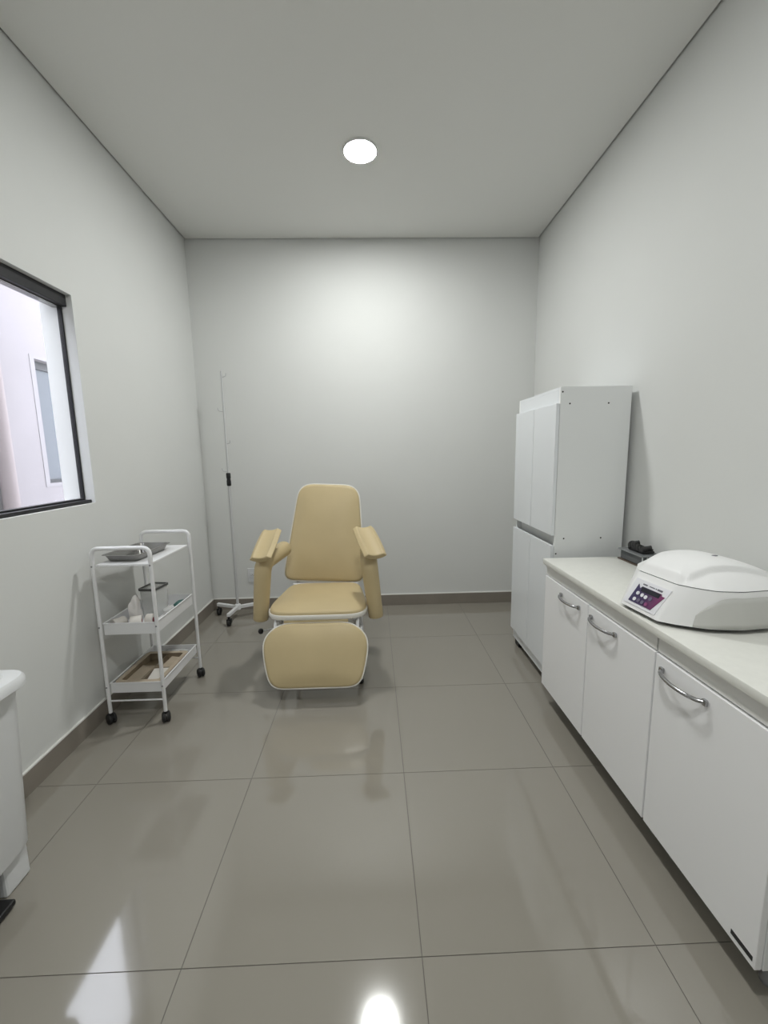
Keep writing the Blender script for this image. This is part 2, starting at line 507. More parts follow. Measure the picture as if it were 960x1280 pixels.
u2, xb = base_unit('base_cabinet', 'white one-door base cabinet at the near end of the counter, black slot in door', 0.757, 1.1545,
          [(0.759, 1.1530, 1.040)], g)
MB().box(XFD-0.0012, XFD+0.002, 0.766, 0.824, 0.115, 0.128, 0.001).build('slot', 'black_plastic', u2)
wt = thing('worktop', 'cream white counter worktop running along the right wall', 'worktop', (1.1, 1.36, ZC))
MB().box(XFD-0.016, XR-0.001, 0.745, 1.968, ZC+0.004, ZW, 0.004).build('slab', 'worktop', wt, 40)
MB().box(XFD-0.010, XR-0.004, 0.749, 1.964, ZC, ZC+0.0045).build('lower_edge', 'worktop_edge', wt)

# ---------------------------------------------------------------- box, board and cable on the worktop
bd = MB().box(1.203, 1.312, 1.748, 1.935, ZW, ZW+0.006, 0.001).build('flat_board', 'board_brown')
tag(bd, 'thin dark brown board lying on the worktop against the wall', 'board')
zb0 = ZW+0.006
ab = thing('plastic_box', 'dark grey transparent box standing on the brown board against the wall', 'box', (1.25, 1.85, zb0))
MB().box(1.212, 1.300, 1.765, 1.925, zb0, zb0+0.043, 0.002).build('body', 'acrylic_grey', ab)
MB().box(1.200, 1.304, 1.752, 1.932, zb0+0.043, zb0+0.049, 0.0015).build('lid', 'acrylic_top', ab)
for x in (1.2105, 1.232, 1.246):
    MB().box(x, x+0.004, 1.7615, 1.7655, zb0, zb0+0.043).build('edge_strip', 'acrylic_edge', ab)
m = MB()
zt = zb0+0.049
rnd = random.Random(3)
m.box(1.225, 1.285, 1.785, 1.895, zt, zt+0.014, 0.006)
for k in range(6):
    y = 1.785+k*0.019
    P = [(1.228+rnd.uniform(-.003, .003), y, zt+0.010), (1.230, y+0.012, zt+0.024+rnd.uniform(-.008, .014)), (1.258, y+0.024, zt+0.030+rnd.uniform(-.016, .008)), (1.280, y+0.010, zt+0.014)]
    m.tube(arc_path(P, 0.012, 4), 0.0070, 8)
for (ya, za) in ((1.800, 0.028), (1.885, 0.034)):
    m.tube([(1.232, ya, zt+0.010), (1.240, ya-0.012, zt+za), (1.262, ya-0.020, zt+za+0.006)], [0.008, 0.010, 0.009], 8)
tag(m.build('cable_bundle', 'black_rubber', None, 50), 'crumpled black cable bundle on top of the grey box', 'cable')

# ================================================================ CENTRIFUGE
cz = ZW
CA = math.radians(6)
CO = Vector((0.850, 1.240))
CS = 0.96
def cw(u, w_, z):
    """u depth from the front panel, w_ to the far side, z above the worktop"""
    u *= CS; w_ *= CS; z *= CS
    x = CO.x + u*math.cos(CA) - w_*math.sin(CA)
    y = CO.y + u*math.sin(CA) + w_*math.cos(CA)
    return Vector((x, y, cz+z))
cf = thing('benchtop_centrifuge', 'white benchtop centrifuge with domed lid and purple control panel on the worktop', 'centrifuge', (1.04, 1.26, cz))
half_out = [(0, 0.0), (0, 0.083), (0.035, 0.118), (0.10, 0.163), (0.19, 0.187), (0.29, 0.187), (0.37, 0.165), (0.405, 0.10), (0.41, 0)]
def outline(n=160):
    P = [(u, w_) for u, w_ in half_out] + [(u, -w_) for u, w_ in half_out[::-1][1:-1]]
    R = [0.0, 0.012] + [0.09]*7 + [0.0]*0
    R = R[:9] + R[1:8][::-1]
    return resample(rounded(P, [r for r in R], 6), n)
OUT = outline()
CU = 0.215
def ring(scale, z, fu=0.0, fs=1.0):
    """scaled outline; fu pushes the front edge back"""
    out = []
    for p in OUT:
        u = CU+(p.x-CU)*scale; w_ = p.y*scale
        k = max(0, min(1, (0.13-p.x)/0.13))
        out.append(cw(u+fu*k, w_*(1-0*k), z))
    return out
m = MB()
m.rings([ring(0.955, 0.008), ring(0.955, 0.016)])
m.build('underside', 'black_plastic', cf)
for (u, w_) in ((0.07, 0.09), (0.07, -0.09), (0.33, 0.11), (0.33, -0.11)):
    c = cw(u, w_, 0)
    MB().lathe([(0.014, 0), (0.016, 0.004), (0.014, 0.010)], 16, Matrix.Translation(c)).build('foot', 'black_rubber', cf)
m = MB()
Z0, Z1 = 0.014, 0.128
R_ = []
for k in range(9):
    t = k/8
    R_.append(ring(1.0-0.045*t**2, Z0+(Z1-Z0)*t, fu=0.052*t))
m.rings(R_)
body = m.build('housing', 'centrifuge_white', cf, 35)
m = MB(); m.rings([ring(0.945, Z1-0.002, 0.053), ring(0.945, Z1+0.004, 0.053)]); m.build('lid_seam', 'seam_dark', cf)
def smooth(a, b, x):
    t = max(0, min(1, (x-a)/(b-a))); return t*t*(3-2*t)
NR = 44
lr = []
for k in range(NR):
    s = 1-(k/(NR-1))*0.985
    rr = []
    for p in OUT:
        kf = max(0, min(1, (0.13-p.x)/0.13))
        u = CU+(p.x-CU)*0.955*s+0.052*kf*s; w_ = p.y*0.955*s
        z = Z1+0.003+0.056*(1-s**2.6)+0.006*(1-s)
        z += 0.014*(1-smooth(0.088, 0.098, abs(w_)-0.10*max(0, u-0.08)))*smooth(0.0, 0.14, 1-s)
        z -= 0.030*smooth(0.20, 0.42, u)*(1-s)
        rr.append(cw(u, w_, z))
    lr.append(rr)
m = MB(); m.rings(lr); lid = m.build('lid', 'centrifuge_white', cf, 60)
# oval badge on the lid
lz = max(p.z for p in lr[-1])
c = cw(0.235, -0.035, 0); 
MB().lathe([(0.010, 0), (0.010, 0.0016)], 20, Matrix.Translation((c.x, c.y, lz-0.0035)) @ Matrix.Diagonal((1, 0.55, 1, 1))).build('badge', 'print_grey', lid)

def side_arch(sgn):
    """grey side panel with an arched front edge, lying just proud of the housing side"""
    idx = sorted([i for i, p in enumerate(OUT) if p.y*sgn > 0 and 0.062 < p.x < 0.39], key=lambda i: OUT[i].x)
    m = MB(); rows = []
    for i in idx:
        p = OUT[i]
        top = 0.092*math.sqrt(max(0, 1-(1-min(1, (p.x-0.062)/0.11))**2))+0.012
        if p.x > 0.30: top = min(top, 0.12)
        col_ = []
        for k in range(7):
            z = 0.016+(top-0.008)*k/6
            t = (z-Z0)/(Z1-Z0); s = 1.0-0.045*max(0, t)**2+0.006
            kf = max(0, min(1, (0.13-p.x)/0.13))
            u = CU+(p.x-CU)*s+0.052*kf*t
            col_.append(cw(u, p.y*s, z))
        rows.append(col_)
    n = len(rows)
    vs = [v for r in rows for v in r]; fs = []
    for a in range(n-1):
        for b in range(6):
            fs.append((a*7+b, (a+1)*7+b, (a+1)*7+b+1, a*7+b+1))
    m.add(vs, fs)
    o = m.build('side_panel', 'centrifuge_grey', cf, 60)
    sd = o.modifiers.new('thickness', 'SOLIDIFY'); sd.thickness = 0.004; sd.offset = 0
side_arch(1); side_arch(-1)

# control panel on the sloping front: local frame (a across towards the near side, b up the slope)
pf0 = cw(0.0, 0, Z0); 
def fp(a, b, lift=0.0):
    """a metres across (positive = near side), b fraction up the front face"""
    t = b
    s = 1.0-0.045*t**2
    u = CU+(0-CU)*s+0.052*t
    n = Vector((-math.cos(CA), -math.sin(CA), 0.40)).normalized()
    return cw(u, -a, Z0+(Z1-Z0)*t) + n*lift
def fpoly(name, pts, lift, mat, parent, thick=0.001):
    if name != 'panel_bezel': pts = [(a+0.010, b-0.025) for a, b in pts]
    lo = [fp(a, b, lift-thick) for a, b in pts]; hi = [fp(a, b, lift) for a, b in pts]
    return MB().rings([lo, hi]).build(name, mat, parent)
bez = fpoly('panel_bezel', rounded([(-0.076, 0.10), (0.064, 0.10), (0.080, 0.82), (-0.068, 0.82)], 0.004, 3), 0.0030, 'button_white', cf, 0.004)
dsp = fpoly('display', [(-0.064, 0.20), (0.034, 0.20), (0.060, 0.63), (0.048, 0.63), (0.044, 0.68), (-0.036, 0.68), (-0.043, 0.60), (-0.055, 0.71)], 0.0045, 'panel_print', bez, 0.0025)
fpoly('screen', [(-0.034, 0.55), (0.042, 0.55), (0.044, 0.67), (-0.036, 0.67)], 0.0052, 'screen_black', dsp)
def btn(a, b, r, mat):
    fpoly('button', [(a+r*math.cos(q*PI/7), b+r*math.sin(q*PI/7)/0.122) for q in range(14)], 0.0062, mat, dsp, 0.002)
for (a, b, mt) in ((-0.038, 0.58, 'button_white'), (-0.018, 0.57, 'button_white'), (-0.002, 0.555, 'button_white'), (0.018, 0.56, 'button_grey'),
                   (-0.040, 0.40, 'button_white'), (-0.022, 0.40, 'button_grey'), (-0.005, 0.395, 'button_grey'), (0.012, 0.39, 'button_pink')):
    btn(a-0.001, b-0.105, 0.0064, mt)
x = -0.040
for (wd, hh) in ((0.018, 0.035), (0.0, 0), (0.022, 0.022), (0.004, 0.03), (0.020, 0.045)):
    if wd: fpoly('print_line', [(x, 0.745-hh/2), (x+wd, 0.745-hh/2), (x+wd, 0.745+hh/2), (x, 0.745+hh/2)], 0.0036, 'print_grey', bez)
    x += wd+0.004 if wd else 0.006

# ================================================================ TREATMENT CHAIR
CX = -0.325
ch = thing('treatment_chair', 'reclining treatment chair in beige vinyl with padded arm cradles and white trim', 'chair', (CX, 2.35, 0))
def soften(poly, n, it):
    P = resample(poly, n)
    for _ in range(it):
        P = [P[i]*0.5+(P[i-1]+P[(i+1) % n])*0.25 for i in range(n)]
    return P
def pad(name, outline2, frame, thick, puff, parent, trim_r=0.0, trim_off=0.0, n=96, edge=0.012, trim_z=None, trim_n=1):
    """upholstered pad: outline in (a, b), frame(a, b, h) -> world; front face at h > 0"""
    P = resample(outline2, n)
    cx_ = sum(p.x for p in P)/n; cy_ = sum(p.y for p in P)/n
    c = Vector((cx_, cy_))
    R = []
    for (s, hgt) in ((0.93, 0.0), (0.985, 0.004), (1.0, 0.012), (1.0, thick-edge)):
        R.append([frame(*(c+(p-c)*s), hgt) for p in P])
    for k in range(1, 5):
        a = k/4*PI/2
        d = edge*(1-math.cos(a))
        rr = []
        for p in P:
            q = p-c; L = q.length
            rr.append(frame(*(c+q*((L-d)/L)), thick-edge+edge*math.sin(a)))
        R.append(rr)
    for k in range(1, 13):
        s = 1-k/12.0*0.995
        rr = []
        for p in P:
            q = p-c; L = q.length
            rr.append(frame(*(c+q*((L-edge)/L)*s), thick+puff*(1-s**3.0)))
        R.append(rr)
    o = MB().rings(R).build(name, 'vinyl', parent, 60)
    if trim_r > 0:
        tz = thick-edge if trim_z is None else trim_z
        pts = []
        for p in P:
            q = p-c; L = q.length
            pts.append(frame(*(c+q*((L+trim_off)/L)), tz))
        MB().tube(pts, trim_r, 8, closed=True).build('piping', 'trim_white', o, 60)
    return o

# seat
def seat_frame(a, b, h): return Vector((CX+0.002+a, 2.60-b, 0.422+h+0.012*(1-b/0.48)))
so = soften(rounded([(-0.222, 0.0), (0.222, 0.0), (0.274, 0.34), (0.270, 0.477), (-0.270, 0.477), (-0.274, 0.34)], [0.06, 0.06, 0.10, 0.075, 0.075, 0.10], 8), 120, 14)
seat = pad('seat', so, seat_frame, 0.034, 0.022, ch, edge=0.016)
m = MB()
P = resample(so, 96); c = Vector((0, 0.24))
rr = []
for (off, hz) in ((-0.006, -0.012), (0.004, -0.010), (0.0075, 0.0), (0.0075, 0.010), (0.004, 0.0155), (-0.006, 0.016)):
    ring_ = []
    for p in P:
        q = p-c; L = q.length
        ring_.append(seat_frame(*(c+q*((L+off)/L)), hz))
    rr.append(ring_)
m.rings(rr); m.build('edge_band', 'trim_white', seat, 50)

# backrest
B0 = Vector((-0.336, 2.600, 0.478)); B1 = Vector((-0.301, 2.805, 1.096))
bu = (B1-B0).normalized(); ba = Vector((1, 0, 0)); ba = (ba-bu*ba.dot(bu)).normalized(); bn = ba.cross(bu)
if bn.y > 0: bn = -bn
BL = (B1-B0).length
def back_frame(a, b, h): return B0+ba*a+bu*b+bn*(h-0.070)
bo = soften(rounded([(-0.262, -0.001), (0.258, -0.001), (0.262, 0.05), (0.202, BL+0.001), (-0.202, BL+0.001), (-0.264, 0.05)],
             [0.035, 0.035, 0.06, 0.085, 0.085, 0.06], 10), 160, 8)
back = pad('backrest', bo, back_frame, 0.070, 0.020, ch, trim_r=0.0048, trim_off=0.003, edge=0.022, trim_z=0.044)
# frame strip visible between backrest and seat
MB().box(CX-0.215, CX+0.215, 2.600, 2.635, 0.432, 0.462, 0.004).build('hinge_bar', 'white_metal', ch)

# leg rest
L0 = Vector((CX-0.002, 2.108, 0.400)); L1 = Vector((CX+0.004, 1.972, 0.104))
lu = (L1-L0).normalized(); la = Vector((1, 0, 0)); ln_ = la.cross(lu)
if ln_.y > 0: ln_ = -ln_
LL = (L1-L0).length
def leg_frame(a, b, h): return L0+la*a+lu*b+ln_*(h-0.05)
lo_ = soften(rounded([(-0.186, -0.001), (0.186, -0.001), (0.285, 0.068), (0.274, 0.17), (0.236, LL+0.002), (-0.236, LL+0.002), (-0.274, 0.17), (-0.285, 0.068)],
              [0.12, 0.12, 0.085, 0.12, 0.055, 0.055, 0.12, 0.085], 8), 120, 10)
legrest = pad('leg_rest', lo_, leg_frame, 0.050, 0.018, ch, trim_r=0.0044, trim_off=0.001, edge=0.018, trim_z=0.036)
# padded roll between seat and leg rest, hinge brackets
MB().box(CX-0.175, CX+0.175, 2.118, 2.150, 0.385, 0.412, 0.008).build('padded_bar', 'vinyl', ch, 40)
for s in (-1, 1):
    MB().tube(arc_path([(CX+s*0.225, 2.24, 0.405), (CX+s*0.225, 2.14, 0.385), (CX+s*0.215, 2.06, 0.22)], 0.03), 0.010, 10).build('hinge_arm', 'white_metal', ch, 50)

# frame and legs
m = MB()
m.box(CX-0.225, CX-0.195, 2.16, 2.66, 0.385, 0.413, 0.003)
m.box(CX+0.195, CX+0.225, 2.16, 2.66, 0.385, 0.413, 0.003)
m.box(CX-0.195, CX+0.195, 2.19, 2.22, 0.385, 0.410, 0.003)
m.box(CX-0.195, CX+0.195, 2.62, 2.65, 0.385, 0.410, 0.003)
m.build('seat_frame', 'white_metal', ch)
for s in (-1, 1):
    for (y0, y1) in ((2.22, 2.185), (2.60, 2.70)):
        lg = MB().tube([(CX+s*0.212, y0, 0.392), (CX+s*0.232, y1, 0.012)], 0.0135, 12).build('leg', 'white_metal', ch, 50)
        MB().lathe([(0.017, 0), (0.018, 0.004), (0.016, 0.022)], 14, Matrix.Translation((CX+s*0.232, y1, 0))).build('rubber_foot', 'black_rubber', lg)
    MB().tube([(CX+s*0.226, 2.198, 0.13), (CX+s*0.226, 2.665, 0.13)], 0.010, 10).build('stretcher', 'white_metal', ch, 50)
    # backrest carrier
    MB().tube([(CX+s*0.19, 2.63, 0.40), (CX+s*0.19, 2.685, 0.52), (CX+s*0.17, 2.86, 1.02)], 0.012, 10).build('back_support', 'white_metal', ch, 50)
MB().tube([(CX-0.226, 2.43, 0.13), (CX+0.226, 2.43, 0.13)], 0.010, 10).build('stretcher', 'white_metal', ch, 50)
# reclining lever with a black knob
lv = MB().tube([(CX-0.20, 2.33, 0.30), (CX-0.345, 2.30, 0.275)], 0.0028, 8).build('lever', 'pole_grey', ch, 50)
MB().lathe([(0.004, -0.016), (0.012, -0.012), (0.016, 0), (0.012, 0.012), (0.004, 0.016)], 16, Matrix.Translation((CX-0.353, 2.30, 0.275))).build('knob', 'black_plastic', lv, 60)

# arms
def arm(s, xb_, xt_):
    P = arc_path([(xb_, 2.245, 0.372), (xt_, 2.255, 0.700), (xt_-s*(0.056 if s < 0 else 0.012), 2.545, 0.712)], 0.06, 8)
    # rounded ends
    a = (P[0]-P[1]).normalized(); b = (P[-1]-P[-2]).normalized()
    m = MB()
    n = 20
    PP = [P[0]-a*0.004]+P[1:-1]+[P[-1]]
    mid = []
    for i in range(len(PP)-1):
        q = max(1, int((PP[i+1]-PP[i]).length/0.03))
        for k in range(q): mid.append(PP[i].lerp(PP[i+1], k/q))
    mid.append(PP[-1])
    L = [0]
    for i in range(len(mid)-1): L.append(L[-1]+(mid[i+1]-mid[i]).length)
    rad = [0.0425+0.006*min(1, l/0.33) for l in L]
    pts = [P[0]+a*0.003, P[0]+a*0.002] + mid + [P[-1]+b*0.016, P[-1]+b*0.026, P[-1]+b*0.030]
    rr = [0.030, 0.040] + rad + [rad[-1]*0.9, rad[-1]*0.62, rad[-1]*0.25]
    m.tube(pts, rr, n)
    o = m.build('armrest', 'vinyl', ch, 60)
    # post joining the arm to the frame, hidden behind the pad
    MB().tube([(xb_+(CX-xb_)*0.05, 2.262, 0.42), (CX-s*-0.19 if False else CX+(-0.20 if xb_ < CX else 0.20), 2.262, 0.398)], 0.012, 10).build('arm_bracket', 'white_metal', ch, 50)
    return o
arm(-1, -0.657, -0.628)
arm(1, 0.002, -0.032)
def cradle(F, B, roll, width, parent):
    F = Vector(F); B = Vector(B)
    t = (B-F).normalized(); L = (B-F).length
    a = Vector((1, 0, 0)); a = (a-t*a.dot(t)).normalized(); n = a.cross(t)
    if n.z < 0: n = -n
    Rm = Matrix.Rotation(roll, 3, t)
    a = Rm @ a; n = Rm @ n
    NA, NT = 14, 10
    def P(i, k, h):
        q = -1+2*i/NA; y = k/NT
        ang = q*math.radians(52)
        w_ = width/2*(1.0+0.06*math.sin(PI*y))
        r = w_/math.sin(math.radians(52))
        ax = (r-h)*math.sin(ang); up = r*(1-math.cos(ang))*0.72+h*math.cos(ang)
        return F+t*(L*y)+a*ax+n*up
    vs = []; fs = []
    th = 0.030
    for h in (0, th):
        for k in range(NT+1):
            for i in range(NA+1):
                vs.append(P(i, k, h))
    S = (NA+1)*(NT+1)
    idx = lambda h, i, k: h*S+k*(NA+1)+i
    for k in range(NT):
        for i in range(NA):
            fs.append((idx(0, i, k), idx(0, i, k+1), idx(0, i+1, k+1), idx(0, i+1, k)))
            fs.append((idx(1, i, k), idx(1, i+1, k), idx(1, i+1, k+1), idx(1, i, k+1)))
        fs.append((idx(0, 0, k), idx(1, 0, k), idx(1, 0, k+1), idx(0, 0, k+1)))
        fs.append((idx(0, NA, k), idx(0, NA, k+1), idx(1, NA, k+1), idx(1, NA, k)))
    for i in range(NA):
        fs.append((idx(0, i, 0), idx(0, i+1, 0), idx(1, i+1, 0), idx(1, i, 0)))
        fs.append((idx(0, i, NT), idx(1, i, NT), idx(1, i+1, NT), idx(0, i+1, NT)))
    o = MB().add(vs, fs).build('arm_cradle', 'vinyl', parent, 85)
    bv = o.modifiers.new('soft_edge', 'BEVEL'); bv.width = 0.013; bv.segments = 3; bv.limit_method = 'ANGLE'; bv.angle_limit = math.radians(50)
    # seam piping along the long edges
    return o
cradle((-0.617, 2.185, 0.722), (-0.604, 2.415, 0.835), math.radians(-7), 0.125, ch)
cradle((0.004, 2.185, 0.722), (-0.068, 2.415, 0.838), math.radians(9), 0.135, ch)

# ================================================================ TROLLEY
TX0_, TX1_, TYN, TYF = -1.318, -1.050, 1.892, 2.306
tr = thing('utility_trolley', 'white metal three-tier trolley on black casters against the left wall', 'trolley', ((TX0_+TX1_)/2, (TYN+TYF)/2, 0))
ZT, ZM, ZL = 0.806, 0.512, 0.204
TR = 0.0088
for y in (TYN, TYF):
    for x in (TX0_, TX1_):
        MB().tube([(x, y, 0.050), (x, y, ZT+0.004)], TR, 12).build('leg', 'white_metal', tr, 50)
    P = arc_path([(TX0_, y, ZT+0.004), (TX0_, y, ZT+0.078), (TX1_, y, ZT+0.078), (TX1_, y, ZT+0.004)], 0.055, 8)
    MB().tube(P, TR+0.0012, 12).build('handle', 'white_metal', tr, 50)
    MB().tube([(TX0_, y, 0.118), (TX1_, y, 0.118)], 0.004, 8).build('crossbar', 'white_metal', tr, 50)
# top shelf: shallow plate
MB().box(TX0_+0.010, TX1_-0.010, TYN+0.004, TYF-0.004, ZT-0.012, ZT, 0.003).build('top_shelf', 'white_metal', tr)
def tray(zr, depth):
    x0, x1, y0, y1 = TX0_+0.010, TX1_-0.010, TYN+0.010, TYF-0.010
    t = 0.0016
    m = MB()
    zb_ = zr-depth
    m.box(x0, x1, y0, y1, zb_, zb_+t)
    m.box(x0, x0+t, y0, y1, zb_+t, zr); m.box(x1-t, x1, y0, y1, zb_+t, zr)
    m.box(x0+t, x1-t, y0, y0+t, zb_+t, zr); m.box(x0+t, x1-t, y1-t, y1, zb_+t, zr)
    o = m.build('tray', 'white_metal', tr)
    MB().tube([(x0, y0, zr), (x1, y0, zr), (x1, y1, zr), (x0, y1, zr)], 0.0042, 8, closed=True).build('rim', 'white_metal', o)
    return zb_+t
zm = tray(ZM, 0.056)
zl = tray(ZL, 0.050)
for z in (ZT-0.006, ZM-0.012, ZL-0.012):
    for x in (TX0_, TX1_):
        Ms = Matrix.Translation((x, TYN-TR+0.001, z)) @ Matrix.Rotation(PI/2, 4, 'X')
        MB().lathe([(0.0042, 0), (0.0040, 0.002), (0.0015, 0.003)], 12, Ms).build('screw', 'screw_steel', tr)
for x in (TX0_, TX1_):
    for y in (TYN, TYF):
        yaw = {(0, 0): 0.9, (1, 0): 0.5, (0, 1): 1.2, (1, 1): 0.7}[(int(x > -1.2), int(y > 2.1))]
        cs = MB().lathe([(0.009, 0.044), (0.011, 0.047), (0.010, 0.056)], 12, Matrix.Translation((x, y, 0)))
        Mc = Matrix.Translation((x, y, 0.0255)) @ Matrix.Rotation(yaw, 4, 'Z') @ Matrix.Rotation(PI/2, 4, 'Y')
        cs.lathe([(0.010, -0.003), (0.022, -0.003), (0.022, 0.003), (0.010, 0.003)], 20, Mc)
        c_ = cs.build('caster', 'black_plastic', tr, 50)
        for sg in (-1, 1):
            MB().lathe([(0.020, sg*0.004), (0.0255, sg*0.006), (0.0255, sg*0.013), (0.021, sg*0.018), (0.010, sg*0.020)][::sg], 24, Mc).build('wheel', 'black_rubber', c_, 40)

# ---- steel instrument tray on the top shelf
def frustum_tray(name, cx_, cy_, z, bx, by, tx, ty, h, rot, mat, lip=0.010, rad=0.015):
    m = MB()
    def rect(a, b, zz, r):
        P = resample(rounded([(-a, -b), (a, -b), (a, b), (-a, b)], r, 5), 64)
        c, s = math.cos(rot), math.sin(rot)
        return [(cx_+p.x*c-p.y*s, cy_+p.x*s+p.y*c, zz) for p in P]
    R = [rect(bx, by, z, rad), rect(tx, ty, z+h, rad+.004), rect(tx+lip, ty+lip, z+h, rad+.008), rect(tx+lip, ty+lip, z+h+0.0012, rad+.008),
         rect(tx-.001, ty-.001, z+h+0.0012, rad+.004), rect(bx-.001, by-.001, z+0.0012, rad)]
    m.rings(R)
    return m.build(name, mat, None, 40)
o = frustum_tray('instrument_tray', -1.205, 2.070, ZT, 0.070, 0.122, 0.084, 0.137, 0.034, math.radians(-4), 'steel')
tag(o, 'rectangular stainless steel instrument tray on the top shelf of the trolley', 'tray')
o = MB().tube(arc_path([(-1.215, 1.975, ZT+0.006), (-1.180, 2.02, ZT+0.009), (-1.165, 2.09, ZT+0.006)], 0.02), 0.0042, 8).build('steel_tweezers', 'chrome', None, 50)
tag(o, 'small shiny metal instrument lying in the steel tray', 'instrument')

# ---- middle tray contents
bx = thing('storage_container', 'clear plastic container with a dark grey rim in the middle trolley tray', 'container', (-1.195, 2.135, zm))
def rrect(cx_, cy_, a, b, z, rot, r=0.012, n=48):
    P = resample(rounded([(-a, -b), (a, -b), (a, b), (-a, b)], r, 5), n)
    c, s = math.cos(rot), math.sin(rot)
    return [(cx_+p.x*c-p.y*s, cy_+p.x*s+p.y*c, z) for p in P]
rot = math.radians(-8)
h_ = 0.156
MB().rings([rrect(-1.190, 2.150, .041, .052, zm, rot), rrect(-1.190, 2.150, .045, .057, zm+h_, rot), rrect(-1.190, 2.150, .0435, .0555, zm+h_, rot), rrect(-1.190, 2.150, .0395, .0505, zm+0.002, rot)]).build('body', 'clear_plastic', bx, 40)
MB().rings([rrect(-1.190, 2.150, .045, .057, zm+h_-0.008, rot), rrect(-1.190, 2.150, .049, .061, zm+h_-0.007, rot), rrect(-1.190, 2.150, .049, .061, zm+h_+0.004, rot), rrect(-1.190, 2.150, .040, .052, zm+h_+0.004, rot), rrect(-1.190, 2.150, .040, .052, zm+h_-0.004, rot)], cap1=False, cap0=False).build('rim', 'box_rim', bx, 40)
MB().rings([rrect(-1.190, 2.150, .0395, .0515, zm+h_-0.003, rot), rrect(-1.190, 2.150, .0395, .0515, zm+h_, rot)]).build('lid_panel', 'clear_plastic', bx)
def lumpy(name, c, half, mat, seed, parent=None, rz=0.0, taper=0.0, rough=1.0):
    bm = bmesh.new(); bmesh.ops.create_icosphere(bm, subdivisions=3, radius=1)
    rn = random.Random(seed); ph = [rn.uniform(0, 6) for _ in range(6)]
    m = MB(); vs = []
    for v in bm.verts:
        p = v.co.copy()
        k = 1+rough*(0.10*math.sin(4*p.x+ph[0])*math.sin(3.3*p.y+ph[1])+0.07*math.sin(6*p.z+ph[2]+3*p.x))
        q = Vector((math.copysign(abs(p.x)**0.6, p.x)*half[0], math.copysign(abs(p.y)**0.6, p.y)*half[1], math.copysign(abs(p.z)**0.7, p.z)*half[2]))*k
        tp = 1-taper*(p.z+1)/2; q.x *= tp; q.y *= tp
        q = Matrix.Rotation(rz, 3, 'Z') @ q
        vs.append(Vector(c)+q)
    zmin = c[2]-half[2]
    vs = [Vector((v.x, v.y, max(v.z, zmin))) for v in vs]
    bm.verts.index_update()
    m.add(vs, [[v.index for v in f.verts] for f in bm.faces]); bm.free()
    return m.build(name, mat, parent, 70)
o = lumpy('cotton_bag', (-1.238, 2.050, zm+0.066), (0.027, 0.040, 0.064), 'cotton', 4, taper=0.45, rough=1.5)
tag(o, 'upright white cotton wool bag beside the clear container', 'cotton bag')
def roll(name, c, r, L, ang, label, mat='paper_white', endmat='red_print'):
    d = Vector((math.cos(ang), math.sin(ang), 0))
    c = Vector(c)
    t = thing(name, label, 'tape roll', (c.x, c.y, c.z-r), 'white rolls in the middle trolley tray')
    M_ = Matrix.Translation(c) @ d.to_track_quat('Z', 'Y').to_matrix().to_4x4()
    MB().lathe([(r*0.45, -L/2), (r*0.96, -L/2), (r, -L/2+.003), (r, L/2-.003), (r*0.96, L/2), (r*0.45, L/2)], 28, M_).build('wrap', mat, t, 40)
    MB().lathe([(r*0.40, -L/2-.0015), (r*0.46, -L/2-.001), (r*0.46, L/2+.001), (r*0.40, L/2+.0015)], 20, M_).build('core', endmat, t, 40)
roll('bandage_roll', (-1.262, 1.945, zm+0.033), 0.033, 0.055, math.radians(60), 'white bandage roll with dark red core at the wall side of the middle tray')
roll('bandage_roll', (-1.185, 1.955, zm+0.034), 0.034, 0.050, math.radians(25), 'white bandage roll with dark red core in front of the clear container')
roll('bandage_roll', (-1.140, 2.000, zm+0.030), 0.030, 0.032, math.radians(5), 'small white bandage roll beside the near right trolley leg')
o = MB().tube([(-1.118, 1.99, zm+0.008), (-1.085, 2.10, zm+0.030)], 0.0065, 10).build('marker_pen', 'blue_dark', None, 50)
tag(o, 'dark blue pen lying in the middle trolley tray', 'pen')
o = lumpy('teal_packet', (-1.098, 2.225, zm+0.022), (0.020, 0.045, 0.022), 'teal', 9)
tag(o, 'small dark teal packet at the far end of the middle tray', 'packet')
o = lumpy('plastic_packet', (-1.120, 2.150, zm+0.022), (0.015, 0.045, 0.022), 'clear_film', 11)
tag(o, 'crumpled clear plastic packet beside the teal packet', 'packet')

# ---- lower tray contents
kb = thing('kraft_organiser', 'brown cardboard organiser with a raised rim and dividers in the lower trolley tray', 'organiser', (-1.185, 2.065, zl))
x0, x1, y0, y1 = -1.286, -1.082, 1.922, 2.215
z1 = zl+0.046
m = MB()
m.box(x0, x1, y0, y1, zl, zl+0.003)
m.box(x0, x0+0.004, y0, y1, zl+.003, z1); m.box(x1-0.004, x1, y0, y1, zl+.003, z1)
m.box(x0+.004, x1-.004, y0, y0+0.004, zl+.003, z1); m.box(x0+.004, x1-.004, y1-0.004, y1, zl+.003, z1)
m.build('box', 'kraft', kb)
MB().rings([rrect((x0+x1)/2, (y0+y1)/2, (x1-x0)/2+.012, (y1-y0)/2+.012, z1, 0, .01), rrect((x0+x1)/2, (y0+y1)/2, (x1-x0)/2+.012, (y1-y0)/2+.012, z1+.002, 0, .01),
            rrect((x0+x1)/2, (y0+y1)/2, (x1-x0)/2-.010, (y1-y0)/2-.010, z1+.002, 0, .006), rrect((x0+x1)/2, (y0+y1)/2, (x1-x0)/2-.010, (y1-y0)/2-.010, z1, 0, .006),
            rrect((x0+x1)/2, (y0+y1)/2, (x1-x0)/2+.012, (y1-y0)/2+.012, z1, 0, .01)], False, False).build('rim', 'kraft_light', kb)
